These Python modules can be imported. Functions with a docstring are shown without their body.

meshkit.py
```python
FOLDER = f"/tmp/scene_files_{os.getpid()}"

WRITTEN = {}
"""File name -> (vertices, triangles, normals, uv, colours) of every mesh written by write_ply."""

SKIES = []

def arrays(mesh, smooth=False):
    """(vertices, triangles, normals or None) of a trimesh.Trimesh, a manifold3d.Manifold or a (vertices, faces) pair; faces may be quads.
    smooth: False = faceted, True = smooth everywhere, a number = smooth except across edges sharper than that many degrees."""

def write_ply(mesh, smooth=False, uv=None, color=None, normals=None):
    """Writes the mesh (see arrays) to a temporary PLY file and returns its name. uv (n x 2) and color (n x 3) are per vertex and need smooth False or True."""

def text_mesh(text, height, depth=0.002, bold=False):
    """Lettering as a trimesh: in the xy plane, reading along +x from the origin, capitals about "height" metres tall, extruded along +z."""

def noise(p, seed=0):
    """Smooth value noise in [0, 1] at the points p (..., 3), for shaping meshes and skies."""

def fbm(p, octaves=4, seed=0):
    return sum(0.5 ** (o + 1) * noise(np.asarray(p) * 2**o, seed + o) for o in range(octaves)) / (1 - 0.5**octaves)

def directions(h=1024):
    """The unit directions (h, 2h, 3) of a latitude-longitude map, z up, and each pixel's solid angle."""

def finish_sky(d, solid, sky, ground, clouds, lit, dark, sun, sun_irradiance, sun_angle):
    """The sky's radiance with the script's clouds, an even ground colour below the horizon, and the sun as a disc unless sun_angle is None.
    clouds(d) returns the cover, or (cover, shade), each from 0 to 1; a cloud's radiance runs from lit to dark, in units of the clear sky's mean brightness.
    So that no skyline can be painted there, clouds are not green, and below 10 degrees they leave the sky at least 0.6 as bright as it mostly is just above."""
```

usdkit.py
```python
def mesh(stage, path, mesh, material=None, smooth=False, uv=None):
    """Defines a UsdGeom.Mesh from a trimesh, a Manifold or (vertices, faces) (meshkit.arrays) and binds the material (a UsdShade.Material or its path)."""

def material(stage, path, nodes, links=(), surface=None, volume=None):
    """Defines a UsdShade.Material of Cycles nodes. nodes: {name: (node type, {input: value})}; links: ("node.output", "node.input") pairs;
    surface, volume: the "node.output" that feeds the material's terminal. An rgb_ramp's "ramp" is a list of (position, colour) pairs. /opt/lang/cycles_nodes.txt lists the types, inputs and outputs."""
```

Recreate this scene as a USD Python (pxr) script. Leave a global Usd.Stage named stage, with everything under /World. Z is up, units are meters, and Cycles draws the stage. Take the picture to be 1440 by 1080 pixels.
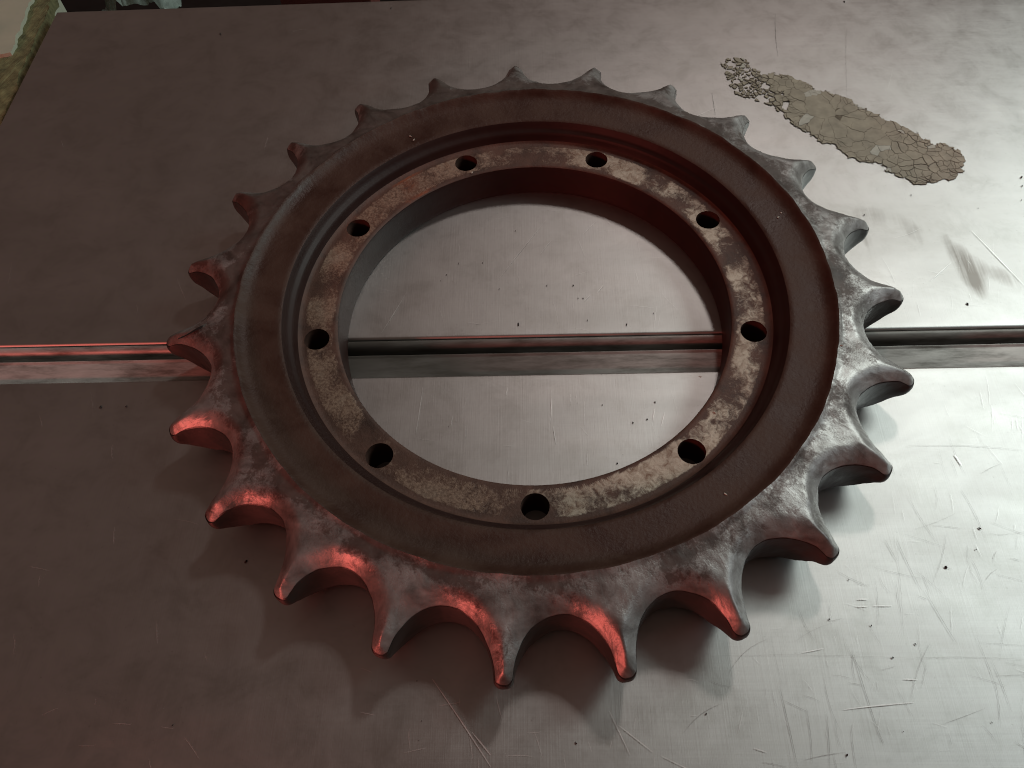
import math, random
import numpy as np
import trimesh, manifold3d, shapely
from shapely.geometry import Point, Polygon, MultiPoint, LineString
from shapely.ops import unary_union, voronoi_diagram
from scipy.spatial import cKDTree
from pxr import Usd, UsdGeom, UsdLux, UsdShade, Sdf, Gf, Vt
import usdkit, meshkit

random.seed(7)
RNG = np.random.default_rng(7)
stage = Usd.Stage.CreateInMemory()
UsdGeom.SetStageUpAxis(stage, 'Z')
UsdGeom.SetStageMetersPerUnit(stage, 1.0)
UsdGeom.Xform.Define(stage, '/World')
UsdGeom.Scope.Define(stage, '/World/Looks')

# ------------------------------------------------------------------ camera
F_PX, PITCH, YAW, ROLL = 1104.8, 1.0198, -0.0650, -0.0728
EYE = np.array([0.0032, -0.3329, 0.4649])
FW = np.array([math.sin(YAW) * math.cos(PITCH), math.cos(YAW) * math.cos(PITCH), -math.sin(PITCH)])
_r = np.cross(FW, [0, 0, 1]); _r /= np.linalg.norm(_r); _u = np.cross(_r, FW)
RT, UP = math.cos(ROLL) * _r + math.sin(ROLL) * _u, -math.sin(ROLL) * _r + math.cos(ROLL) * _u
cam = UsdGeom.Camera.Define(stage, '/World/camera')
cam.CreateHorizontalApertureAttr(36.0)
cam.CreateVerticalApertureAttr(27.0)
cam.CreateFocalLengthAttr(F_PX / 1440 * 36.0)
cam.CreateClippingRangeAttr(Gf.Vec2f(0.02, 50))
cam.CreateExposureAttr(0.0)
M = Gf.Matrix4d(*[float(x) for x in (*RT, 0, *UP, 0, *(-FW), 0, *EYE, 1)])
cam.AddTransformOp().Set(M)


def at(x, y, z=0.0):
    """The point at height z that the photograph shows at pixel (x, y) of 1440 x 1080."""
    d = (x - 720) / F_PX * RT - (y - 540) / F_PX * UP + FW
    return EYE + d * (z - EYE[2]) / d[2]


# ------------------------------------------------------------------ light
def rect_light(name, pos, target, w, h, color, power):
    l = UsdLux.RectLight.Define(stage, '/World/' + name)
    l.CreateWidthAttr(w); l.CreateHeightAttr(h)
    l.CreateColorAttr(Gf.Vec3f(*color)); l.CreateIntensityAttr(power)
    pos, target = np.array(pos, float), np.array(target, float)
    z = pos - target; z /= np.linalg.norm(z)
    x = np.cross([0, 0, 1], z); x /= np.linalg.norm(x); y = np.cross(z, x)
    l.AddTransformOp().Set(Gf.Matrix4d(*[float(v) for v in (*x, 0, *y, 0, *z, 0, *pos, 1)]))


KEY = ((0.46, 0.80, 1.20), (0.05, 0.0, 0.0), 0.13, 0.13, (1.0, 0.88, 0.82), 51.0)
WINDOW = ((1.27, 0.50, 1.05), (0.25, 0.0, 0.0), 0.55, 0.50, (0.89, 1.0, 0.95), 10.6)
DOOR = ((1.75, -0.25, 0.95), (0.2, -0.1, 0.0), 0.8, 0.7, (0.80, 0.95, 1.0), 1.6)
RED = ((-1.00, -1.26, 0.56), (-0.2, 0.0, 0.02), 0.20, 0.20, (1.0, 0.17, 0.135), 58.0)
rect_light('ceiling_lamp_light', *KEY)
rect_light('window_light', *WINDOW)
rect_light('red_lamp_light', *RED)
rect_light('doorway_light', *DOOR)
dome = UsdLux.DomeLight.Define(stage, '/World/room_light')
dome.CreateColorAttr(Gf.Vec3f(1.0, 0.63, 0.50)); dome.CreateIntensityAttr(0.0225)

# ------------------------------------------------------------------ helpers
taken = {}


def numbered(parent, name):
    n = taken.get((parent, name), 0); taken[(parent, name)] = n + 1
    return f'{parent}/{name}' if n == 0 else f'{parent}/{name}_{n:03d}'


def tag(prim, label=None, category=None, group=None, kind=None):
    for k, v in (('label', label), ('category', category), ('group', group), ('kind', kind)):
        if v: prim.SetCustomDataByKey(k, v)
    return prim


def thing(name, label, category, loc=(0, 0, 0), group=None):
    x = UsdGeom.Xform.Define(stage, numbered('/World', name)); x.AddTranslateOp().Set(Gf.Vec3d(*map(float, loc)))
    return tag(x.GetPrim(), label, category, group)


def obj(name, m, mat, parent=None, smooth=False, attrs=None, normals=None):
    path = numbered(str(parent.GetPath()) if parent else '/World', name)
    g = usdkit.mesh(stage, path, m, mat, smooth=smooth)
    if normals is not None:
        g.CreateNormalsAttr(Vt.Vec3fArray.FromNumpy(np.asarray(normals, np.float32))); g.SetNormalsInterpolation('vertex')
    for k, v in (attrs or {}).items():
        UsdGeom.PrimvarsAPI(g).CreatePrimvar(k, Sdf.ValueTypeNames.FloatArray, 'vertex').Set(Vt.FloatArray.FromNumpy(np.asarray(v, np.float32)))
    return g.GetPrim()


def mat(name, nodes, links, surface='p.BSDF'):
    return usdkit.material(stage, '/World/Looks/' + name, nodes, links, surface=surface)


def plain(name, color, rough=0.6, metal=0.0, scale=60, amount=0.25, bump=0.0):
    c = np.array(color)
    nodes = {'g': ('geometry', {}), 'n': ('noise_texture', {'scale': scale, 'detail': 5.0, 'roughness': 0.6}),
             'r': ('rgb_ramp', {'ramp': [(0.3, c * (1 - amount)), (0.7, c * (1 + amount))]}),
             'p': ('principled_bsdf', {'roughness': rough, 'metallic': metal})}
    links = [('g.position', 'n.vector'), ('n.fac', 'r.fac'), ('r.color', 'p.base_color')]
    if bump:
        nodes['b'] = ('bump', {'strength': 0.6, 'distance': bump}); links += [('n.fac', 'b.height'), ('b.normal', 'p.normal')]
    return mat(name, nodes, links)


def ring_noise(xyz, scale, seed=0, octaves=4):
    return meshkit.fbm(np.asarray(xyz) * scale + 50.0, octaves, seed)


def smooth01(a, b, x):
    t = np.clip((x - a) / (b - a), 0, 1); return t * t * (3 - 2 * t)


# ------------------------------------------------------------------ materials
# stainless sheet: brushed, clouded with wiped dirt
def steel_sheet(name):
    nodes = {
        'g': ('geometry', {}),
        'm1': ('mapping', {'scale': (900.0, 14.0, 1.0)}), 'brush': ('noise_texture', {'scale': 1.0, 'detail': 3.0, 'roughness': 0.7}),
        'm2': ('mapping', {'scale': (6.0, 160.0, 1.0), 'rotation': (0, 0, 0.03)}), 'brush2': ('noise_texture', {'scale': 1.0, 'detail': 3.0, 'roughness': 0.7}),
        'm4': ('mapping', {'scale': (5.0, 14.0, 1.0), 'rotation': (0, 0, 0.2)}), 'cloud': ('noise_texture', {'scale': 1.0, 'detail': 6.0, 'roughness': 0.62, 'distortion': 0.3}),
        'film': ('noise_texture', {'scale': 30.0, 'detail': 8.0, 'roughness': 0.72, 'distortion': 0.4}),
        'grit': ('noise_texture', {'scale': 420.0, 'detail': 2.0, 'roughness': 0.6}),
        'cr': ('rgb_ramp', {'ramp': [(0.30, (0.54, 0.535, 0.52)), (0.52, (0.60, 0.60, 0.59)), (0.72, (0.66, 0.66, 0.65))]}),
        'fr': ('rgb_ramp', {'ramp': [(0.34, (0.88, 0.88, 0.87)), (0.50, (1.0, 1.0, 1.0)), (0.66, (1.05, 1.05, 1.05))]}),
        'mul': ('mix_color', {'blend_type': 'multiply', 'fac': 1.0, 'use_clamp': False}),
        'gr': ('rgb_ramp', {'ramp': [(0.20, (0.72, 0.72, 0.70)), (0.34, (1, 1, 1))]}),
        'mul2': ('mix_color', {'blend_type': 'multiply', 'fac': 0.6, 'use_clamp': False}),
        'sm': ('attribute', {'attribute': 'smear'}),
        'm3': ('mapping', {'scale': (330.0, 16.0, 1.0), 'rotation': (0, 0, -0.22)}), 'streak': ('noise_texture', {'scale': 1.0, 'detail': 5.0, 'roughness': 0.65}),
        'sx': ('math', {'math_type': 'multiply'}), 'sr': ('map_range', {'from_min': 0.08, 'from_max': 0.36, 'to_min': 0.0, 'to_max': 0.6, 'clamp': True}),
        'smix': ('mix_color', {'blend_type': 'mix', 'b': (0.20, 0.175, 0.145)}),
        'metal': ('math', {'math_type': 'multiply_add', 'value2': -0.65, 'value3': 0.94}),
        'ro': ('map_range', {'from_min': 0.3, 'from_max': 0.7, 'to_min': 0.50, 'to_max': 0.44, 'clamp': True}),
        'ro2': ('math', {'math_type': 'multiply_add', 'value2': 0.10, 'value3': 0.0}),
        'ro3': ('math', {'math_type': 'add'}),
        'add': ('math', {'math_type': 'add'}),
        'b': ('bump', {'strength': 0.12, 'distance': 0.0004}),
        'gl': ('glossy_bsdf', {'distribution': 'beckmann'}), 'df': ('diffuse_bsdf', {'roughness': 0.3}), 'mx': ('mix_closure', {}),
    }
    links = [('g.position', 'm1.vector'), ('m1.vector', 'brush.vector'), ('g.position', 'm2.vector'), ('m2.vector', 'brush2.vector'),
             ('g.position', 'm4.vector'), ('m4.vector', 'cloud.vector'), ('g.position', 'film.vector'), ('g.position', 'grit.vector'),
             ('cloud.fac', 'cr.fac'), ('film.fac', 'fr.fac'), ('cr.color', 'mul.a'), ('fr.color', 'mul.b'),
             ('grit.fac', 'gr.fac'), ('mul.result', 'mul2.a'), ('gr.color', 'mul2.b'),
             ('g.position', 'm3.vector'), ('m3.vector', 'streak.vector'), ('sm.fac', 'sx.value1'), ('streak.fac', 'sx.value2'), ('sx.value', 'sr.value'),
             ('sr.result', 'smix.fac'), ('mul2.result', 'smix.a'), ('smix.result', 'gl.color'), ('smix.result', 'df.color'), ('df.BSDF', 'mx.closure1'), ('gl.BSDF', 'mx.closure2'),
             ('sr.result', 'metal.value1'), ('metal.value', 'mx.fac'),
             ('cloud.fac', 'ro.value'), ('film.fac', 'ro2.value1'), ('ro.result', 'ro3.value1'), ('ro2.value', 'ro3.value2'), ('ro3.value', 'gl.roughness'),
             ('brush.fac', 'add.value1'), ('brush2.fac', 'add.value2'), ('add.value', 'b.height'), ('b.normal', 'gl.normal')]
    return mat(name, nodes, links, 'mx.closure')


# old oxide paint and rust, with pale or bare patches where the mesh attribute "worn" allows them
def rust_paint(name, base, base2, patch, patch2, rough=0.5, patch_metal=0.3, patch_rough=0.55, scale=120, orange=(0.22, 0.055, 0.02), orange_amt=0.0, lo=0.45, hi=0.56, bump=0.0004, patch_noise='n3', patch_range=(0.34, 0.66), bump_strength=0.7, rough_var=0.12, spec=0.5, patch_alt=None):
    nodes = {
        'g': ('geometry', {}),
        'n1': ('noise_texture', {'scale': scale * 0.3, 'detail': 6.0, 'roughness': 0.62, 'distortion': 0.5}),
        'n2': ('noise_texture', {'scale': scale, 'detail': 7.0, 'roughness': 0.68, 'distortion': 0.7}),
        'n3': ('noise_texture', {'scale': scale * 4, 'detail': 4.0, 'roughness': 0.6}),
        'base': ('rgb_ramp', {'ramp': [(0.32, base), (0.62, base2)]}),
        'om': ('attribute', {'attribute': 'orange'}),
        'omm': ('math', {'math_type': 'multiply'}), 'omr': ('map_range', {'from_min': 0.36, 'from_max': 0.6, 'clamp': True}),
        'bo': ('mix_color', {'b': orange}),
        'w': ('attribute', {'attribute': 'worn'}),
        'wa': ('math', {'math_type': 'multiply_add', 'value2': 0.72, 'value3': -0.02}),
        'ws': ('math', {'math_type': 'multiply_add', 'value2': 0.28}),
        'wadd': ('math', {'math_type': 'add'}), 'wsub': ('math', {'math_type': 'add'}),
        'wm': ('map_range', {'from_min': lo + 0.5, 'from_max': hi + 0.5, 'clamp': True}),
        'pc': ('rgb_ramp', {'ramp': [(patch_range[0], patch), (patch_range[1], patch2)]}),
        'rv': ('math', {'math_type': 'multiply_add', 'value2': rough_var * 2, 'value3': -rough_var}), 'rsum': ('math', {'math_type': 'add', 'use_clamp': True}),
        'col': ('mix_color', {}),
        'met': ('math', {'math_type': 'multiply', 'value2': patch_metal}),
        'rou': ('map_range', {'to_min': rough, 'to_max': patch_rough}),
        'hh': ('math', {'math_type': 'multiply_add', 'value2': 0.35}),
        'h2': ('math', {'math_type': 'multiply_add', 'value2': 0.5}),
        'b': ('bump', {'strength': bump_strength, 'distance': bump}),
        'p': ('principled_bsdf', {'specular_ior_level': spec}),
    }
    if patch_alt is not None:
        nodes['cm'] = ('attribute', {'attribute': 'cream'}); nodes['pa'] = ('rgb_ramp', {'ramp': [(0.36, patch_alt[0]), (0.64, patch_alt[1])]}); nodes['pm'] = ('mix_color', {})
    links = [('cm.fac', 'pm.fac'), ('pa.color', 'pm.a'), ('pc.color', 'pm.b'), ('pm.result', 'col.b'), ('n3.fac', 'pa.fac')] if patch_alt is not None else [('pc.color', 'col.b')]
    links += [('g.position', 'n1.vector'), ('g.position', 'n2.vector'), ('g.position', 'n3.vector'),
             ('n1.fac', 'base.fac'), ('om.fac', 'omm.value1'), ('n2.fac', 'omm.value2'), ('omm.value', 'omr.value'),
             ('base.color', 'bo.a'), ('omr.result', 'bo.fac'),
             ('n2.fac', 'wa.value1'), ('n3.fac', 'ws.value1'), ('wa.value', 'ws.value3'), ('ws.value', 'wadd.value1'), ('w.fac', 'wadd.value2'),
             ('wadd.value', 'wm.value'), (patch_noise + '.fac', 'pc.fac'), ('bo.result', 'col.a'), ('wm.result', 'col.fac'),
             ('col.result', 'p.base_color'), ('wm.result', 'met.value1'), ('met.value', 'p.metallic'), ('wm.result', 'rou.value'), ('n1.fac', 'rv.value1'), ('rou.result', 'rsum.value1'), ('rv.value', 'rsum.value2'), ('rsum.value', 'p.roughness'),
             ('n2.fac', 'hh.value1'), ('n3.fac', 'hh.value3'), ('wm.result', 'h2.value1'), ('hh.value', 'h2.value3'), ('h2.value', 'b.height'), ('b.normal', 'p.normal')]
    return mat(name, nodes, links)


STEEL = steel_sheet('stainless_sheet')
BAND = rust_paint('oxide_paint', (0.038, 0.0155, 0.0105), (0.070, 0.038, 0.027), (0.10, 0.082, 0.074), (0.20, 0.18, 0.165), rough=0.47, orange=(0.075, 0.026, 0.016), patch_metal=0.5, scale=90, bump=0.0004, rough_var=0.3, spec=0.28)
FLANGE = rust_paint('flange_rust', (0.045, 0.021, 0.014), (0.115, 0.055, 0.038), (0.22, 0.14, 0.09), (0.58, 0.52, 0.42), rough=0.62, patch_metal=0.1, patch_rough=0.5, scale=170, orange=(0.24, 0.07, 0.028), lo=0.36, hi=0.58, patch_noise='n2', patch_range=(0.34, 0.58), patch_alt=((0.13, 0.066, 0.044), (0.30, 0.195, 0.14)))
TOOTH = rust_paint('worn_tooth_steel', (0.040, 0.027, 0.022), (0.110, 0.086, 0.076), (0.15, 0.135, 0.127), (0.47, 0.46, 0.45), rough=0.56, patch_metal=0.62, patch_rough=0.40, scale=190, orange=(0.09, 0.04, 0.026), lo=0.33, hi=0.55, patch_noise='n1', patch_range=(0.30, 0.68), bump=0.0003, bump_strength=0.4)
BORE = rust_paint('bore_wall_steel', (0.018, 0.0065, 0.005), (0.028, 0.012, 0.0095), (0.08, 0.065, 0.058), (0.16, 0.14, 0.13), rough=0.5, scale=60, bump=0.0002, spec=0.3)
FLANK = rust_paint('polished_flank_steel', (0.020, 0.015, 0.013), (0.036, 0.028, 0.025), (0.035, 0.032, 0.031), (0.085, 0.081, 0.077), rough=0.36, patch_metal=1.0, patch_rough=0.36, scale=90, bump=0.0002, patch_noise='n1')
HOLE = plain('hole_wall_rust', (0.05, 0.022, 0.014), 0.7, 0.0, 300, 0.4, 0.0003)
RAIL = mat('rail_aluminium', {
    'g': ('geometry', {}), 'm': ('mapping', {'scale': (4.0, 260.0, 260.0)}), 'n': ('noise_texture', {'scale': 1.0, 'detail': 4.0, 'roughness': 0.6}),
    'm2': ('mapping', {'scale': (22.0, 110.0, 110.0)}), 'd': ('noise_texture', {'scale': 1.0, 'detail': 8.0, 'roughness': 0.7}),
    'r': ('rgb_ramp', {'ramp': [(0.30, (0.09, 0.075, 0.06)), (0.40, (0.24, 0.23, 0.21)), (0.55, (0.50, 0.485, 0.46)), (0.7, (0.62, 0.60, 0.57))]}),
    'gm': ('attribute', {'attribute': 'grime'}), 'mg': ('mix_color', {'b': (0.075, 0.066, 0.056)}),
    'b': ('bump', {'strength': 0.3, 'distance': 0.0003}), 'p': ('principled_bsdf', {'metallic': 0.2, 'roughness': 0.45})},
    [('g.position', 'm.vector'), ('m.vector', 'n.vector'), ('g.position', 'm2.vector'), ('m2.vector', 'd.vector'), ('d.fac', 'r.fac'), ('r.color', 'mg.a'), ('gm.fac', 'mg.fac'), ('mg.result', 'p.base_color'), ('n.fac', 'b.height'), ('b.normal', 'p.normal')])
SCRATCH_LIGHT = plain('bright_scratch', (0.90, 0.90, 0.89), 0.52, 1.0, 300, 0.1)
SCRATCH_DARK = plain('dark_scratch', (0.36, 0.35, 0.34), 0.5, 0.8, 300, 0.3)
SPECK = plain('black_grit', (0.025, 0.020, 0.018), 0.7, 0.0, 400, 0.4)

# ------------------------------------------------------------------ work table
bench = thing('work_table', 'scratched stainless steel work table with a slot rail running across it', 'table')
X0, X1, YB, YF = -0.4800, 1.05, 0.4055, -0.80
SLOT_FAR, SLOT_NEAR = -0.0076, -0.0395


def plate(x0, x1, y0, y1, step, round_sides):
    """Sheet-metal plate with its top at z = 0 and a rolled-down edge; round_sides: of (left, right, near, far)."""
    xs = np.unique(np.r_[np.arange(x0, x1, step), x1, x0 + np.array([0.0005, 0.0012, 0.0025])])
    ys = np.unique(np.r_[np.arange(y0, y1, step), y1, y0 + np.array([0.0004, 0.001, 0.002]), y1 - np.array([0.0004, 0.001, 0.002])])
    gx, gy = np.meshgrid(xs, ys, indexing='ij')
    d = np.minimum.reduce([gx - x0, x1 - gx, gy - y0, y1 - gy])
    z = -0.0016 * np.clip(1 - d / 0.002, 0, 1) ** 2
    z = z + (meshkit.fbm(np.stack([gx, gy, 0 * gx], -1) * 5 + 9, 2, 3) - 0.5) * 0.0006 * np.clip(d / 0.02, 0, 1)
    v = np.stack([gx, gy, z], -1).reshape(-1, 3)
    nx, ny = len(xs), len(ys)
    i = np.arange(nx * ny).reshape(nx, ny)
    f = np.stack([i[:-1, :-1], i[1:, :-1], i[1:, 1:], i[:-1, 1:]], -1).reshape(-1, 4)
    rim = np.r_[i[:, 0], i[-1, 1:], i[::-1, -1][1:], i[0, ::-1][1:-1]]
    low = v[rim] - [0, 0, 0.03]
    k = len(v) + np.arange(len(rim))
    v = np.vstack([v, low])
    f = np.vstack([f, np.stack([rim, k, np.roll(k, -1), np.roll(rim, -1)], -1)])
    return v, f


def smear(v):
    x, y = v[:, 0], v[:, 1]
    out = np.zeros(len(v))
    for px, py, ax, ay, rot, amt in ((1362, 380, 0.0085, 0.025, 0.12, 1.0), (1336, 350, 0.005, 0.014, 0.12, 0.85), (1230, 305, 0.022, 0.012, -0.3, 0.36), (1285, 325, 0.010, 0.030, 0.6, 0.36),
                                     (1400, 385, 0.030, 0.009, -0.7, 0.38), (1215, 330, 0.006, 0.030, 0.15, 0.42)):
        c = at(px, py)
        dx, dy = x - c[0], y - c[1]
        u, w = math.cos(rot) * dx + math.sin(rot) * dy, -math.sin(rot) * dx + math.cos(rot) * dy
        out = np.maximum(out, amt * np.clip(1.35 - np.hypot(u / ax, w / ay), 0, 1))
    return out * np.clip(0.25 + 1.5 * meshkit.fbm(v * 45 + 4, 3, 12), 0, 1.15)


for y0, y1 in ((SLOT_FAR, YB), (YF, SLOT_NEAR)):
    v, f = plate(X0, X1, y0, y1, 0.005, None)
    obj('table_top', (v, f), STEEL, bench, smooth=True, attrs={'smear': smear(v)})


def extrude_x(profile, x0, x1, n=60, wobble=0.0):
    """A (y, z) profile, open, swept along x."""
    pr = np.array(profile, float); xs = np.linspace(x0, x1, n)
    v = np.stack([np.repeat(xs, len(pr)), np.tile(pr[:, 0], n), np.tile(pr[:, 1], n)], -1)
    if wobble: v[:, 1:] += (np.stack([meshkit.fbm(v * 20 + 7, 2, s) for s in (1, 2)], -1) - 0.5) * wobble
    i = np.arange(len(v)).reshape(n, len(pr))
    return v, np.stack([i[:-1, :-1], i[1:, :-1], i[1:, 1:], i[:-1, 1:]], -1).reshape(-1, 4)


def rail_part(name, vf, more=0.0):
    m = trimesh.graph.smooth_shade(trimesh.Trimesh(vf[0], np.vstack([vf[1][:, [0, 1, 2]], vf[1][:, [0, 2, 3]]]), process=False), angle=0.9, facet_minarea=None)
    v = np.array(m.vertices); x = v[:, 0]
    n = meshkit.fbm(v * 18 + 3, 3, 8)
    grime = smooth01(-0.23, -0.15, x) * (1 - 0.45 * smooth01(-0.02, 0.10, x)) * (0.30 + 1.0 * n) - 0.25 * smooth01(0.24, 0.27, x) * (1 - smooth01(0.33, 0.36, x))
    return obj(name, (v, np.array(m.faces)), RAIL, bench, smooth=True, attrs={'grime': np.clip(grime + more * smooth01(0.12, 0.2, x), 0.03, 1)})


# from the far edge to the near edge: gap, lip, wall, groove, ledge edge, sloping shelf
lip = [(-0.0082, -0.010), (-0.0082, -0.0022), (-0.0085, -0.0014), (-0.0094, -0.0010), (-0.0112, -0.0014), (-0.0128, -0.0026), (-0.0138, -0.0044), (-0.0142, -0.0062), (-0.0142, -0.0150)]
rail_part('rail_lip', extrude_x(lip, -0.78, 1.0, 60, 0.0002), 0.25)
rail_part('rail_groove', extrude_x([(-0.0142, -0.0150), (-0.0150, -0.0165), (-0.0200, -0.0165), (-0.0208, -0.0150), (-0.0210, -0.0050)], -0.78, 1.0, 40), 0.6)
rail_part('rail_shelf', extrude_x([(-0.0210, -0.0050), (-0.0211, -0.0018), (-0.0216, -0.0006), (-0.0223, -0.0006), (-0.0231, -0.0014), (-0.0240, -0.0016), (-0.0280, -0.0020), (-0.0320, -0.0027), (-0.0360, -0.0034), (-0.0390, -0.0041), (-0.0390, -0.022)], -0.78, 1.0, 80, 0.0004))

# ------------------------------------------------------------------ sprocket
sprocket = thing('drive_sprocket', 'worn rusty steel sprocket with twenty-three pointed teeth and nine bolt holes, lying on the table', 'sprocket')
NT, NH = 23, 9
A0, B0 = math.radians(77.571), math.radians(109.919)
R_TIP, R_CREST, Z_CREST = 0.2500, 0.1995, 0.0497

prof = [(0.1345, 0.0012), (0.1351, 0.0), (0.1660, 0.0), (0.1672, 0.0012), (0.1680, 0.0030), (0.1690, 0.0040), (0.1985, 0.0040), (0.1995, 0.0045), (0.1995, 0.0497),
        (0.1986, 0.0494), (0.1978, 0.0487), (0.1968, 0.0478), (0.1955, 0.0467), (0.1938, 0.0457), (0.1915, 0.0449), (0.1885, 0.0443), (0.1850, 0.0438), (0.1810, 0.0434), (0.1770, 0.0430), (0.1735, 0.0427),
        (0.1718, 0.0424), (0.1706, 0.0418), (0.1699, 0.0408), (0.1691, 0.0392), (0.1683, 0.0376), (0.1672, 0.0364), (0.1658, 0.0356), (0.1649, 0.0346), (0.1643, 0.0330), (0.1638, 0.0308),
        (0.1630, 0.0290), (0.1616, 0.0279), (0.1598, 0.0274), (0.1500, 0.0273), (0.1440, 0.0272), (0.1385, 0.0271), (0.1371, 0.0268), (0.1362, 0.0261), (0.1358, 0.0250), (0.1356, 0.0200), (0.1352, 0.0100)]
core = manifold3d.CrossSection([prof]).revolve(720)
for i in range(NH):
    a = B0 - i * 2 * math.pi / NH
    core = core - manifold3d.Manifold.cylinder(0.08, 0.0087, 0.0087, 64).translate((0.1505 * math.cos(a), 0.1505 * math.sin(a), -0.02))
core = core.refine_to_length(0.0028)


def chip(v):
    """Knocks the rim crest out of true."""
    r, a = np.hypot(v[:, 0], v[:, 1]), np.arctan2(v[:, 1], v[:, 0])
    c = np.stack([np.cos(a), np.sin(a), 0 * a], -1)
    w = np.exp(-((r - 0.1995) / 0.0035) ** 2) * smooth01(0.030, 0.040, v[:, 2])
    m1, m2 = meshkit.fbm(c * 14 + 5, 4, 41) - 0.5, meshkit.fbm(c * 22 + 9, 4, 43) - 0.5
    return v + c * (w * m1 * 0.0016)[:, None] + np.array([0, 0, 1.0]) * (w * m2 * 0.0014)[:, None]


mm = core.to_mesh(); cv, cf = np.array(mm.vert_properties[:, :3], float), np.array(mm.tri_verts, int)
cv = chip(cv)
cr, ca = np.hypot(cv[:, 0], cv[:, 1]), np.arctan2(cv[:, 1], cv[:, 0])
cen = cv[cf].mean(1); fr_, fa_ = np.hypot(cen[:, 0], cen[:, 1]), np.arctan2(cen[:, 1], cen[:, 0])
ha = np.array([B0 - i * 2 * math.pi / NH for i in range(NH)])
hc = np.stack([0.1505 * np.cos(ha), 0.1505 * np.sin(ha)], -1)
fn = np.cross(cv[cf[:, 1]] - cv[cf[:, 0]], cv[cf[:, 2]] - cv[cf[:, 0]]); fn /= np.linalg.norm(fn, axis=1, keepdims=True) + 1e-20
hd = np.linalg.norm(cen[:, None, :2] - hc[None], axis=2)
in_hole = (hd.min(1) < 0.0088) & (abs(fn[:, 2]) < 0.3) & (fr_ < 0.1600)
which = hd.argmin(1)


def bump_angle(a, c, w):
    d = (np.degrees(a) - c + 180) % 360 - 180
    return np.exp(-(d / w) ** 2)


def flange_attrs(v):
    r, a = np.hypot(v[:, 0], v[:, 1]), np.arctan2(v[:, 1], v[:, 0])
    n = ring_noise(v, 42, 61, 4) - 0.5
    cream = np.zeros(len(v))
    for c, w, q in ((3, 14, 1.0), (-18, 14, 0.75), (-42, 18, 1.0), (-64, 15, 0.85), (-80, 10, 0.6), (20, 16, 0.8), (42, 20, 0.8), (64, 16, 0.55), (90, 24, 0.25)):
        cream = np.maximum(cream, q * bump_angle(a, c, w))
    edge_in = smooth01(0.1368, 0.1400, r); edge_out = 1 - smooth01(0.1565, 0.1610, r)
    pale = (0.50 + 0.14 * cream + 1.35 * n) * edge_in * edge_out + 0.22 * np.exp(-((r - 0.1373) / 0.0008) ** 2) * (n > 0.05)
    pale = pale - 0.30 * bump_angle(a, -16, 9) * smooth01(0.146, 0.151, r) - 0.25 * bump_angle(a, -60, 7) * smooth01(0.147, 0.152, r)
    top = v[:, 2] > 0.0262
    pale = np.where(top & (r < 0.1605), pale, -0.3)
    orange = np.maximum.reduce([bump_angle(a, 128, 10), 0.7 * bump_angle(a, 150, 16), 0.5 * bump_angle(a, 215, 18), 0.45 * bump_angle(a, -12, 14), 0.3 * bump_angle(a, -65, 12)])
    return {'worn': pale, 'orange': np.where(top & (r < 0.1605), orange, 0), 'cream': np.clip(cream + 0.8 * n, 0, 1)}


def sub(faces, v):
    idx, inv = np.unique(faces, return_inverse=True)
    return idx, v[idx], inv.reshape(-1, 3)


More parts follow.
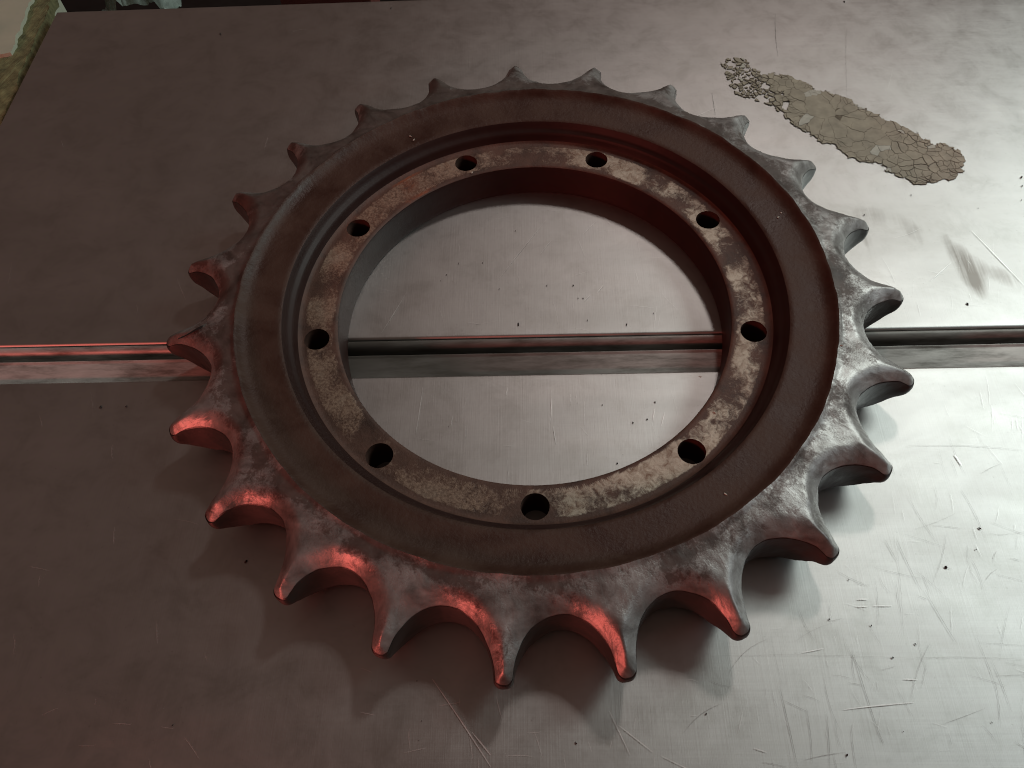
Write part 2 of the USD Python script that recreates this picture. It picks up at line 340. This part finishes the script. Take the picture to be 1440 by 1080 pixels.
def split_part(name, mask, material, parent, attrs_fn, smooth=35):
    idx, v, f = sub(cf[mask], cv)
    m = trimesh.graph.smooth_shade(trimesh.Trimesh(v, f, process=False), angle=math.radians(smooth), facet_minarea=None)
    v, f = np.array(m.vertices), np.array(m.faces)
    return obj(name, (v, f), material, parent, smooth=True, attrs=attrs_fn(v))


def band_attrs(v):
    r, a = np.hypot(v[:, 0], v[:, 1]), np.arctan2(v[:, 1], v[:, 0])
    n = ring_noise(v, 60, 5)
    n2 = ring_noise(v, 38, 17, 4)
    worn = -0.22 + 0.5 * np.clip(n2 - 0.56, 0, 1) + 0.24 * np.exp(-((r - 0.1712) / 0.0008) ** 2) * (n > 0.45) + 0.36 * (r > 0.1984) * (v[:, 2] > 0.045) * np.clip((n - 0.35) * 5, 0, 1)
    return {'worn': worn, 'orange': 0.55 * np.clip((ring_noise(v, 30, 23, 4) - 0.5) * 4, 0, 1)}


is_bore = (fr_ < 0.1361) & (abs(fn[:, 2]) < 0.5)
fl = split_part('bolt_flange', ~in_hole & ~is_bore & (fr_ < 0.1632), FLANGE, sprocket, flange_attrs)
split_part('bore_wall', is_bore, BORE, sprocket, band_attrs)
for i in range(NH):
    split_part('bolt_hole', in_hole & (which == i), HOLE, fl, lambda v: {}, 60)
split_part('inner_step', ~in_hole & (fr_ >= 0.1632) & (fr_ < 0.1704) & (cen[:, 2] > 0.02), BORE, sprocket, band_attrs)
split_part('track_band', ~in_hole & (((fr_ >= 0.1704) & (cen[:, 2] > 0.02)) | ((fr_ >= 0.1632) & (cen[:, 2] <= 0.02))) & ~((fr_ > 0.1994) & (abs(fn[:, 2]) < 0.2)), BAND, sprocket, band_attrs)

# toothed ring: outline of the gear in plan, then a structured skin over it
gear = Point(0, 0).buffer(R_TIP + 0.0022, 512)
from scipy.interpolate import PchipInterpolator
gt = np.array([0, 5, 10, 15, 19.7, 23.8, 27.0, 28.8, 30.0, 31.0]) / 1000
gr = np.array([218.3, 218.9, 220.9, 224.0, 228.2, 233.8, 240.4, 246.2, 252.5, 259.0]) / 1000
tt = np.linspace(0, gt[-1], 70); rad = PchipInterpolator(gt, gr)(tt)
cut = []
for i in range(NT):
    a = A0 - (i + 0.5) * 2 * math.pi / NT
    c = np.array([math.cos(a), math.sin(a)]); t = np.array([-c[1], c[0]])
    cut.append(Polygon([c * r_ + t * q_ for q_, r_ in zip(tt, rad)][::-1] + [c * r_ - t * q_ for q_, r_ in zip(tt[1:], rad[1:])]))
gear = gear.difference(unary_union(cut)).buffer(-0.0040, 24).buffer(0.0040, 24)
ring = np.array(gear.exterior.coords)[:-1]
if Polygon(ring).exterior.is_ccw is False: ring = ring[::-1]
line = LineString(np.vstack([ring, ring[:1]]))
NTS = NT * 110
pts = np.array([line.interpolate(s).coords[0] for s in np.linspace(0, line.length, NTS, endpoint=False)])
th = np.unwrap(np.arctan2(pts[:, 1], pts[:, 0]))
tan = np.roll(pts, -1, 0) - np.roll(pts, 1, 0); tan /= np.linalg.norm(tan, axis=1, keepdims=True)
nor = np.stack([tan[:, 1], -tan[:, 0]], -1)
tree = cKDTree(np.array([line.interpolate(s).coords[0] for s in np.linspace(0, line.length, NTS * 6, endpoint=False)]))
inner = R_CREST * np.stack([np.cos(th), np.sin(th)], -1)


def z_top(r):
    t = np.clip((r - R_CREST) / (R_TIP - R_CREST), 0, 1.1)
    return Z_CREST - 0.0012 * smooth01(0, 0.06, t) - 0.0080 * t ** 1.1 - 0.0034 * smooth01(0.80, 1.06, t)




def bevel(d):
    return 0.0068 * np.clip(1 - d / 0.0110, 0, 1) ** 1.7


def z_bot(r):
    t = np.clip((r - R_CREST) / (R_TIP - R_CREST), 0, 1.1)
    return 0.0040 + 0.0150 * smooth01(0.64, 1.08, t)


s_top = np.r_[np.linspace(0, 0.8, 17), np.linspace(0.8, 1.0, 14)[1:]]
rows = []
for s in s_top:
    p = inner + (pts - inner) * s
    d = tree.query(p)[0]; d = np.where(s >= 1, 0, d)
    r = np.hypot(p[:, 0], p[:, 1])
    z = z_top(r) - bevel(d)
    rows.append(np.column_stack([p, z]))
edge = rows[-1]
low_z = z_bot(np.hypot(edge[:, 0], edge[:, 1])) + 0.35 * bevel(np.zeros(len(edge)))
half = (edge[:, 2] - low_z) / 2; Z_MID = (edge[:, 2] + low_z) / 2
top_rows = len(rows)
e = 0.0006
rows[-1] = np.column_stack([pts - nor * e, edge[:, 2] + 0.0001])
for k in np.r_[0.0, np.linspace(0.04, 1.96, 12), 2.0]:
    z = Z_MID + half * (1 - k) - (e if k == 0 else 0) + (e if k == 2 else 0)
    bulge = 0.0006 * (1 - (1 - k) ** 2)
    rows.append(np.column_stack([pts + nor * bulge[..., None] if np.ndim(bulge) else pts + nor * bulge, z]))
flank_end = len(rows)
for s in (0.985, 0.9, 0.75, 0.5, 0.25, 0.0):
    p = inner + (pts - inner) * s
    r = np.hypot(p[:, 0], p[:, 1]); d = tree.query(p)[0]
    rows.append(np.column_stack([p, z_bot(r) + 0.35 * bevel(d)]))
G = np.stack(rows)                                    # rows x around x 3
# hand-forged unevenness and chipped edges
flat = G.reshape(-1, 3)
n1 = np.stack([ring_noise(flat, 45, 11 + k, 3) for k in range(3)], -1) - 0.5
n2 = np.stack([ring_noise(flat, 260, 31 + k, 3) for k in range(3)], -1) - 0.5
rr = np.hypot(flat[:, 0], flat[:, 1])[:, None]
fade = smooth01(R_CREST, R_CREST + 0.004, rr)
isflank = np.zeros(G.shape[:2]); isflank[top_rows:flank_end] = 1
amp2 = np.where(isflank.reshape(-1, 1) > 0, 0.00018, 0.00055)
flat = flat + fade * (n1 * 0.0022 + n2 * amp2)
# each tooth a little different: worn tips
tooth_i = np.round((A0 - np.unwrap(np.arctan2(G[..., 1], G[..., 0]), axis=1)) / (2 * math.pi / NT)).astype(int) % NT
WEAR_R = np.array([0.2, -1.5, -1.2, -1.2, -1.0, -0.4, -1.2, -1.6, -2.0, -0.2, 1.7, 1.7, -0.4, 0.3, -0.5, 0.2, 0.9, 0.8, 2.7, 4.1, 1.7, 1.9, 0.2]) * 0.0007
WEAR_T = np.array([-2.5, -0.9, -1.4, -1.3, -1.5, 0.4, 0.8, 0.6, 1.0, -2.1, -0.5, 1.6, 1.8, 2.1, 0.5, 0.2, -4.2, 1.0, -2.9, -1.7, 0.0, 0.5, -1.6]) * 0.0010
wear = RNG.uniform(-1, 1, (NT, 3)) * [0.0006, 0.0006, 0.0008]
wear[:, 0] += WEAR_R
wear[:, 1] += WEAR_T
w = wear[tooth_i.reshape(-1)]; k = smooth01(0.222, 0.25, rr)
ang = np.arctan2(flat[:, 1], flat[:, 0])
er = np.stack([np.cos(ang), np.sin(ang), 0 * ang], -1); et = np.stack([-np.sin(ang), np.cos(ang), 0 * ang], -1)
flat = flat + k * (er * w[:, :1] + et * w[:, 1:2] + np.array([0, 0, 1.0]) * w[:, 2:3])
flat = chip(flat)
G = flat.reshape(G.shape)
nr, na = G.shape[:2]
iu, il = np.arange(nr * na).reshape(nr, na), np.roll(np.arange(nr * na).reshape(nr, na), -1, axis=1)
quads = np.stack([iu[:-1], iu[1:], il[1:], il[:-1]], -1)   # (nr-1, na, 4)


def grid_normals(v, q):
    n = np.zeros_like(v); q = q.reshape(-1, 4)
    c = np.cross(v[q[:, 2]] - v[q[:, 0]], v[q[:, 3]] - v[q[:, 1]])
    for j in range(4): np.add.at(n, q[:, j], c)
    return n / (np.linalg.norm(n, axis=1, keepdims=True) + 1e-20)


# crisp fold between top and flank: normals of top and flank are kept apart
N_top, N_fl, N_bot = grid_normals(flat, quads[:top_rows]), grid_normals(flat, quads[top_rows - 1:flank_end]), grid_normals(flat, quads[flank_end - 1:])
if (N_top[: na * 5, 2].mean()) < 0: quads = quads[..., ::-1]; N_top, N_fl, N_bot = -N_top, -N_fl, -N_bot
col_tooth = np.round((A0 - th) / (2 * math.pi / NT)).astype(int) % NT
cell_tooth = np.round((A0 - (th + np.diff(np.r_[th, th[0] + 2 * math.pi]) / 2)) / (2 * math.pi / NT)).astype(int) % NT


def tooth_attrs(v, flank):
    r, a = np.hypot(v[:, 0], v[:, 1]), np.arctan2(v[:, 1], v[:, 0])
    n = ring_noise(v, 55, 71, 3)
    if flank:
        return {'worn': 0.35 + 0.5 * (n - 0.5), 'orange': 0 * n}
    d = tree.query(v[:, :2])[0]
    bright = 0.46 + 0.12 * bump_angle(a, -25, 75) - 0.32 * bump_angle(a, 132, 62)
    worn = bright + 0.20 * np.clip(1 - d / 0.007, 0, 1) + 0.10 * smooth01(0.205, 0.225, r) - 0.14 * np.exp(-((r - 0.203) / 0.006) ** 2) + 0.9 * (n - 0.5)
    return {'worn': worn, 'orange': 0.7 * np.clip((ring_noise(v, 80, 5, 3) - 0.5) * 4, 0, 1)}


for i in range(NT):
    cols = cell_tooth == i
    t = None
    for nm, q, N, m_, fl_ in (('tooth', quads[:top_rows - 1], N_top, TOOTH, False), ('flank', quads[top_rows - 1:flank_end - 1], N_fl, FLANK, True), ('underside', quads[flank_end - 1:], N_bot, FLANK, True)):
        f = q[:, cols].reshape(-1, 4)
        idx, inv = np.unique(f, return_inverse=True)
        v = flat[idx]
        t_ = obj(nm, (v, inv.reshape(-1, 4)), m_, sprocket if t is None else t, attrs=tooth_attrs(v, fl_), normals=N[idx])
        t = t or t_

# black burnt slit on the tooth over the left end of the slot
SOOT = plain('black_slit', (0.012, 0.010, 0.009), 0.9)
tops = [p for p in stage.GetPrimAtPath('/World/drive_sprocket').GetChildren() if p.GetName().startswith('tooth')]
ttree = cKDTree(flat[:top_rows * na])
sl = [at(251 + (290 - 251) * u, 477 + (468 - 477) * u, 0.0395) for u in np.linspace(0, 1, 14)]
sl = np.array([p * [1, 1, 0] + [0, 0, flat[ttree.query(p)[1], 2] + 0.0006] for p in sl])
sl[:, 2] = np.convolve(np.pad(sl[:, 2], 2, 'edge'), np.ones(5) / 5, 'valid') + 0.0010
wv = np.linspace(0.0012, 0.0030, 14)[:, None] * np.array([0.25, 0.97, 0]) / 1
fq = np.arange(13)
host = [p for p in tops if p.GetName() == 'tooth' or p.GetName().startswith('tooth_')][np.argmin([abs(((A0 - i * 2 * math.pi / NT) - math.atan2(sl[0, 1], sl[0, 0]) + math.pi) % (2 * math.pi) - math.pi) for i in range(NT)])]
obj('slit', (np.vstack([sl - wv / 2, sl + wv / 2]), np.stack([fq, fq + 1, fq + 15, fq + 14], -1)), SOOT, host)

tag(host, 'tooth with a black slit across its top')

# ------------------------------------------------------------------ dried tape left on the sheet
OUT = [(1013, 84), (1036, 80), (1051, 85), (1058, 96), (1078, 100), (1095, 104), (1120, 111), (1134, 117), (1168, 132), (1190, 139), (1220, 156), (1260, 174), (1283, 186), (1310, 200), (1345, 207), (1359, 229), (1348, 246),
       (1340, 257), (1310, 257), (1291, 261), (1270, 252), (1256, 245), (1243, 240), (1240, 230), (1212, 227), (1191, 221), (1180, 210), (1150, 198), (1131, 186), (1110, 174), (1100, 162), (1083, 150), (1068, 144), (1052, 138), (1040, 136), (1026, 122), (1020, 105)]
poly = Polygon([at(x, y)[:2] for x, y in OUT]).buffer(0)
ext = np.array(poly.exterior.segmentize(0.0012).coords)[:-1]
ext = ext + (np.stack([meshkit.fbm(np.column_stack([ext, 0 * ext[:, 0]]) * 260, 3, s) for s in (1, 2)], -1) - 0.5) * 0.0055
poly = Polygon(ext).buffer(0)
if poly.geom_type != 'Polygon': poly = max(poly.geoms, key=lambda g: g.area)
bites = []
for _ in range(60):
    bx = RNG.uniform(1010, 1110) if RNG.random() < 0.6 else RNG.uniform(1110, 1360)
    c_ = at(bx, 0.52 * (bx - 1012) + 84 + RNG.uniform(-12, 45)) if bx < 1110 else None
    if c_ is None:
        p_ = np.array(poly.exterior.interpolate(RNG.uniform(0, poly.exterior.length)).coords[0])
    else: p_ = c_[:2]
    bites.append(Point(*p_).buffer(RNG.uniform(0.0008, 0.0032)))
torn = unary_union(bites)
poly = poly.difference(torn)
TAPE = plain('dried_tape', (0.325, 0.278, 0.212), 0.55, 0.0, 90, 0.22, 0.0002)
TAPE_PALE = plain('dried_tape_pale', (0.45, 0.42, 0.36), 0.55, 0.0, 220, 0.15, 0.0002)
GLUE = plain('dirty_glue', (0.13, 0.098, 0.066), 0.7, 0.0, 350, 0.5, 0.0003)
tape = thing('tape_remnant', 'torn strip of dried crackled beige tape stuck to the steel behind the sprocket', 'tape')
bx0, by0, bx1, by1 = poly.bounds
long_c = at(1190, 172)[:2]
seeds = []
while len(seeds) < 285:
    p = np.array([RNG.uniform(bx0, bx1), RNG.uniform(by0, by1)])
    if not poly.contains(Point(*p)): continue
    dd = poly.boundary.distance(Point(*p))
    upper = (at(1200, 160)[:2] - p) @ np.array([0.35, 0.93])
    keep = 1.0 if p[0] < at(1075, 120)[0] or dd < 0.004 else (0.10 if abs(p[0] - at(1170, 170)[0]) < 0.045 else 0.35)
    if RNG.random() < keep: seeds.append(p)
cells = voronoi_diagram(MultiPoint(seeds), envelope=poly.envelope.buffer(0.02))
n_fl, laid = 0, []
for c in cells.geoms:
    g = c.intersection(poly)
    if g.is_empty: continue
    g = max(getattr(g, 'geoms', [g]), key=lambda q: q.area)
    if g.geom_type != 'Polygon': continue
    e = np.array(g.segmentize(0.0010).exterior.coords)[:-1]
    e = e + (np.stack([meshkit.fbm(np.column_stack([e, 0 * e[:, 0]]) * 420, 3, s) for s in (21, 22)], -1) - 0.5) * 0.0032
    g = Polygon(e).buffer(0)
    if g.is_empty: continue
    g = max(getattr(g, 'geoms', [g]), key=lambda q: q.area)
    mid = abs(g.centroid.x - at(1165, 165)[0]) < 0.04 and poly.boundary.distance(g.centroid) > 0.0045
    far_left = g.centroid.x < at(1085, 120)[0]
    g = g.buffer(-(RNG.uniform(0.00005, 0.00020) if mid else RNG.uniform(0.0003, 0.0013) if far_left else RNG.uniform(0.00008, 0.00045))).simplify(0.00008)
    if g.geom_type != 'Polygon' and not g.is_empty: g = max(g.geoms, key=lambda q: q.area)
    if g.is_empty or g.geom_type != 'Polygon' or g.area < 1.2e-6: continue
    laid.append(g.buffer(0.00042 if far_left else 0.0003))
    m = trimesh.creation.extrude_polygon(g, RNG.uniform(0.00010, 0.00026), engine='earcut')
    cx, cy = g.centroid.coords[0]
    tilt = trimesh.transformations.rotation_matrix(RNG.normal(0, 0.015), [RNG.normal(), RNG.normal(), 0.01], [cx, cy, 0])
    m.apply_transform(tilt); m.apply_translation((0, 0, 0.00054))
    n_fl += 1
    if n_fl <= 290: obj('flake', m, TAPE_PALE if RNG.random() < 0.03 else TAPE, tape)

base = unary_union(laid).simplify(0.00005)
obj('glue_layer', trimesh.util.concatenate([trimesh.creation.extrude_polygon(g_, 0.00012, engine='earcut') for g_ in getattr(base, 'geoms', [base]) if g_.area > 1e-7]).apply_translation((0, 0, 0.0004)), GLUE, tape)
dirt = []
ends = [g_.centroid.coords[0] for g_ in laid]
for k in range(150):
    c_ = np.array(ends[RNG.integers(len(ends))]) + RNG.normal(0, 0.002, 2)
    if k >= 60:
        q_ = base.boundary.interpolate(RNG.uniform(0, base.boundary.length)); c_ = np.array(q_.coords[0])
    a_, l_ = RNG.uniform(0, 3.14), (RNG.uniform(0.002, 0.010) if k < 60 else RNG.uniform(0.0006, 0.003))
    d_ = np.array([math.cos(a_), math.sin(a_)]) * l_
    if not base.contains(Point(*c_).buffer(0.0001)) and k < 60: continue
    n_, w_ = np.array([-d_[1], d_[0]]) / l_, (RNG.uniform(0.00012, 0.0003) if k < 60 else RNG.uniform(0.0003, 0.0010))
    t_ = np.linspace(-0.5, 0.5, 7); wob = RNG.normal(0, 0.0003, 7); ww = w_ * (1 - (2 * t_) ** 2 * 0.8) * (0.7 + 0.6 * RNG.random(7))
    mid_ = c_ + np.outer(t_, d_) + np.outer(wob, n_)
    dirt.append((np.column_stack([np.vstack([mid_ + n_ * ww[:, None] / 2, mid_ - n_ * ww[:, None] / 2]), np.full(14, 0.00098 + 1e-6 * k)]), np.stack([np.arange(6), np.arange(6) + 7, np.arange(6) + 8, np.arange(6) + 1], -1)))
vs_, fs_, k_ = [], [], 0
for v_, f_ in dirt:
    vs_.append(v_); fs_.append(f_ + k_); k_ += len(v_)
tag(obj('dirt', (np.vstack(vs_), np.vstack(fs_)), plain('brown_dirt', (0.075, 0.050, 0.030), 0.7, 0.0, 300, 0.4), tape), kind='stuff')

# ------------------------------------------------------------------ what shows past the table
floor_m = plain('dark_floor', (0.020, 0.018, 0.017), 0.8, 0.0, 12, 0.4)
fl_ = trimesh.creation.box((6, 6, 0.02)); fl_.apply_translation((0, 0, -0.86))
tag(obj('floor', fl_, floor_m), kind='structure')

# pale plastered wall with a broken mortar edge, left of the table and lower
WALL = mat('pale_plaster', {'g': ('geometry', {}), 'n': ('noise_texture', {'scale': 7.0, 'detail': 6.0, 'roughness': 0.6}), 'r': ('rgb_ramp', {'ramp': [(0.3, (0.40, 0.48, 0.38)), (0.55, (0.56, 0.60, 0.47)), (0.75, (0.52, 0.48, 0.34))]}), 'p': ('principled_bsdf', {'roughness': 0.85})},
    [('g.position', 'n.vector'), ('n.fac', 'r.fac'), ('r.color', 'p.base_color')])
MORTAR = plain('olive_mortar', (0.17, 0.175, 0.085), 0.9, 0.0, 110, 0.5, 0.001)
ledge = thing('plaster_ledge', 'pale plastered ledge with a ragged olive mortar edge, left of the table corner', 'ledge')


def ragged(pts_px, z, dz, step, amp, seed, scale=90):
    p = Polygon([at(x, y, z)[:2] for x, y in pts_px]).buffer(0)
    e = np.array(p.exterior.segmentize(step).coords)[:-1]
    e = e + (np.stack([meshkit.fbm(np.column_stack([e, 0 * e[:, 0]]) * scale, 3, seed + s) for s in (0, 1)], -1) - 0.5) * amp
    p = Polygon(e).buffer(0)
    p = max(getattr(p, 'geoms', [p]), key=lambda g: g.area)
    m = trimesh.creation.extrude_polygon(p, dz, engine='earcut'); m.apply_translation((0, 0, z - dz))
    return m


obj('plaster', ragged([(-160, -60), (52, -60), (44, 0), (30, 34), (14, 74), (-12, 78), (-60, 110), (-200, 330)], -0.002, 0.40, 0.004, 0.008, 3), WALL, ledge)
mort = ragged([(-160, -70), (88, -70), (71, 0), (62, 28), (52, 44), (40, 78), (22, 122), (7, 163), (-60, 345), (-220, 360)], -0.006, 0.012, 0.004, 0.007, 9)
mort = mort.subdivide_to_size(0.01); mort.vertices += (np.stack([meshkit.fbm(mort.vertices * 120, 3, k) for k in range(3)], -1) - 0.5) * 0.004
obj('mortar_edge', mort, MORTAR, ledge, smooth=40)

# things glimpsed over the far edge
CLOTH = plain('pale_green_rag', (0.33, 0.42, 0.38), 0.8, 0.0, 60, 0.4)
c0 = at(212, -22, -0.12)
g = np.linspace(-1, 1, 60); gx, gy = np.meshgrid(g, g, indexing='ij')
p3 = np.stack([gx * 0.048, gy * 0.06, 0 * gx], -1).reshape(-1, 3)
h = meshkit.fbm(p3 * 70 + 3, 4, 2)
p3[:, 2] = 0.05 * np.clip(1 - (gx ** 4 + gy ** 4).reshape(-1) * 0.9, 0, 1) ** 0.5 * (0.55 + 0.9 * np.abs(h - 0.5) * 4 * 0.5) + 0.02 * (h - 0.5)
ii = np.arange(3600).reshape(60, 60)
rag = obj('crumpled_rag', (p3 + c0, np.stack([ii[:-1, :-1], ii[1:, :-1], ii[1:, 1:], ii[:-1, 1:]], -1).reshape(-1, 4)), CLOTH, smooth=30)
tag(rag, 'crumpled pale green rag just past the far edge of the table', 'rag')
REDP = plain('red_painted_metal', (0.15, 0.045, 0.040), 0.5, 0.0, 80, 0.2)
c1, c2 = at(393, -6, -0.03), at(520, -14, -0.03)
bar = trimesh.creation.box((c2[0] - c1[0], 0.05, 0.04)); bar.apply_translation(((c1[0] + c2[0]) / 2, c1[1] + 0.023, -0.05))
tag(obj('red_bar', bar, REDP), 'red painted bar just past the far edge of the table', 'bar')

# ------------------------------------------------------------------ marks on the table
def strip(p, q, w, z, bend=0.0, taper=True, n=10):
    p, q = np.array(p[:2]), np.array(q[:2]); d = q - p; L = np.linalg.norm(d); d /= L; nrm = np.array([-d[1], d[0]])
    t = np.linspace(0, 1, n)
    mid = p + np.outer(t * L, d) + np.outer(bend * L * 4 * t * (1 - t), nrm)
    ww = w * (np.sin(np.pi * np.clip(t, 0.04, 0.96)) ** 0.5 if taper else 1 + 0 * t) * (0.75 + 0.5 * RNG.random(n))
    a, b = mid + nrm * (ww / 2)[:, None], mid - nrm * (ww / 2)[:, None]
    v = np.column_stack([np.vstack([a, b]), np.full(2 * n, z)])
    i = np.arange(n - 1)
    return v, np.stack([i, i + n, i + n + 1, i + 1], -1)


def joined(parts):
    vs, fs, k = [], [], 0
    for v, f in parts:
        vs.append(v); fs.append(f + k); k += len(v)
    return np.vstack(vs), np.vstack(fs)


def clear(x, y):
    w = at(x, y); r = math.hypot(w[0], w[1])
    return (r < 0.131 or r > 0.253) and not (SLOT_NEAR - 0.002 < w[1] < SLOT_FAR + 0.002) and w[0] > X0 + 0.01 and w[1] < YB - 0.01


L_ = []
for x0, y0, x1, y1, wd in ((572, 412, 536, 470, .0010), (590, 305, 571, 328, .0006), (768, 310, 700, 395, .0008), (838, 312, 820, 330, .0008), (848, 402, 840, 412, .0011), (830, 415, 822, 424, .0009), (776, 338, 760, 358, .0008),
                           (595, 545, 585, 610, .0012), (637, 585, 634, 600, .001), (714, 545, 712, 556, .0009), (776, 550, 774, 595, .0016), (778, 600, 782, 625, .0012), (822, 565, 822, 598, .0009), (655, 600, 655, 616, .001),
                           (826, 635, 826, 655, .0008), (802, 555, 803, 570, .0008), (921, 575, 918, 592, .001), (935, 580, 930, 600, .0009), (608, 955, 690, 1078, .0014), (664, 1030, 690, 1062, .0016), (857, 1000, 886, 1062, .0008),
                           (870, 1020, 918, 1058, .0009), (930, 1063, 975, 1085, .0008), (1128, 918, 1158, 912, .0012), (1186, 998, 1285, 988, .0016), (1205, 843, 1220, 843, .0016), (1205, 853, 1220, 853, .0016), (1228, 852, 1254, 852, .0012),
                           (1366, 325, 1440, 402, .0014), (1308, 396, 1337, 370, .0012), (940, 180, 1010, 150, .0006), (1342, 640, 1352, 655, .003), (1060, 1052, 1078, 1058, .0010), (1270, 955, 1290, 956, .0015)):
    L_.append(strip(at(x0, y0), at(x1, y1), wd * 0.36, 0.0007, RNG.normal(0, 0.006)))
for _ in range(330):
    x, y = RNG.uniform(480, 1440), RNG.uniform(290, 1080)
    if RNG.random() < 0.25: x, y = RNG.uniform(0, 1440), RNG.uniform(20, 1080)
    if not clear(x, y): continue
    a = RNG.normal(1.45, 0.3) if RNG.random() < 0.7 else RNG.normal(0.1, 0.35)
    l = RNG.uniform(8, 42)
    x1, y1 = x + l * math.cos(a), y + l * math.sin(a)
    if not clear(x1, y1): continue
    L_.append(strip(at(x, y), at(x1, y1), RNG.uniform(0.00005, 0.00016), 0.0006, RNG.normal(0, 0.03)))
sc = obj('light_scratches', joined(L_), SCRATCH_LIGHT, bench); tag(sc, kind='stuff')
D_ = []
for x0, y0, x1, y1, wd in ((1260, 758, 1295, 830, .0006), (1300, 830, 1345, 905, .0006), (1200, 920, 1240, 1045, .0008), (1162, 1003, 1166, 1080, .0007), (1096, 965, 1122, 1080, .0008), (1134, 997, 1142, 1075, .0006), (1197, 1020, 1204, 1080, .0006),
                           (1000, 923, 1280, 926, .0003), (1280, 926, 1440, 928, .0004), (1272, 628, 1440, 634, .0005), (1100, 130, 1012, 120, .0), (1001, 130, 1006, 165, .0009), (1090, 20, 1094, 80, .0009), (1190, 40, 1191, 140, .0004), (1245, 760, 1262, 790, .0006), (1085, 345, 1098, 356, .0006), (1260, 760, 1270, 900, .0003), (1420, 850, 1405, 930, .0003)):
    if wd: D_.append(strip(at(x0, y0), at(x1, y1), wd * 0.30, 0.00065, RNG.normal(0, 0.015)))
for _ in range(130):
    x, y = RNG.uniform(950, 1440), RNG.uniform(560, 1080)
    a = RNG.normal(1.3, 0.3) if RNG.random() < 0.6 else RNG.normal(0.05, 0.4)
    l = RNG.uniform(12, 80); x1, y1 = x + l * math.cos(a), y + l * math.sin(a)
    if clear(x, y) and clear(x1, y1): D_.append(strip(at(x, y), at(x1, y1), RNG.uniform(0.00006, 0.00016), 0.00055, RNG.normal(0, 0.04)))
sd = obj('dark_scratches', joined(D_), SCRATCH_DARK, bench); tag(sd, kind='stuff')

spots = [(729, 457, 3.5), (881, 457, 2.5), (806, 402, 2.2), (769, 402, 1.5), (813, 420, 1.5), (820, 420, 1.5), (702, 407, 1.4), (645, 371, 1.4), (679, 370, 1.4), (628, 387, 1.2), (620, 395, 1.2), (826, 451, 1.3), (919, 441, 1.4), (910, 590, 2.2), (890, 595, 1.8), (921, 566, 1.8), (847, 570, 1.5), (868, 652, 2.2),
         (1187, 3, 3.0), (1281, 275, 1.5), (1255, 925, 2.0), (1191, 1062, 2.4), (1330, 798, 2.6), (993, 1004, 2.0), (810, 1045, 2.0), (346, 790, 3.0), (243, 1020, 1.2), (142, 573, 3.0), (178, 572, 1.8), (1436, 250, 3.0), (1437, 262, 2.5), (1436, 282, 2.0), (1360, 428, 3.5), (1287, 906, 1.6), (1377, 743, 2.2), (1372, 773, 1.4), (1166, 871, 1.6), (1225, 880, 1.4), (1215, 303, 2.5), (550, 12, 3.0), (310, 48, 3.5)]
for _ in range(22):
    x, y = RNG.uniform(500, 1440), RNG.uniform(250, 1080)
    if clear(x, y): spots.append((x, y, RNG.uniform(0.5, 1.3)))
sp = []
for x, y, r in spots:
    c = at(x, y); m = trimesh.creation.icosphere(1, 1.0)
    m.vertices *= (1 + RNG.normal(0, 0.25, (len(m.vertices), 1)))
    m.apply_scale([r * 0.00024 * RNG.uniform(0.6, 1.0), r * 0.00028 * RNG.uniform(0.8, 1.6), 0.00025 * r ** 0.5])
    m.apply_transform(trimesh.transformations.rotation_matrix(RNG.uniform(-0.8, 0.8), [0, 0, 1])); m.apply_translation((c[0], c[1], 0.0006))
    sp.append((np.array(m.vertices), np.array(m.faces)))
tag(obj('grit', joined(sp), SPECK), 'scattered black specks of grit and filings on the steel sheet', 'grit', kind='stuff')

FLECK = plain('pale_lint', (0.50, 0.46, 0.40), 0.8)
fk = []
for x, y, z in ((1099, 300, 0.0440), (1094, 306, 0.0440), (1004, 265, 0.0355), (1052, 246, 0.0440), (740, 183, 0.0350), (577, 192, 0.0438), (582, 197, 0.0438), (770, 803, 0.0450), (985, 530, 0.0355), (1020, 695, 0.0440), (1183, 486, 0.0490), (664, 243, 0.0275), (1005, 580, 0.0275)):
    c = at(x, y, z); m = trimesh.creation.icosphere(1, 1.0)
    m.vertices *= 1 + RNG.normal(0, 0.2, (len(m.vertices), 1))
    m.apply_scale([0.0011, 0.00045, 0.0003]); m.apply_transform(trimesh.transformations.rotation_matrix(RNG.uniform(0, 3.1), [0, 0, 1])); m.apply_translation(c + [0, 0, 0.0003])
    fk.append((np.array(m.vertices), np.array(m.faces)))
tag(obj('lint', joined(fk), FLECK), 'tiny pale flecks of lint on the dark rings of the sprocket', 'lint', kind='stuff')
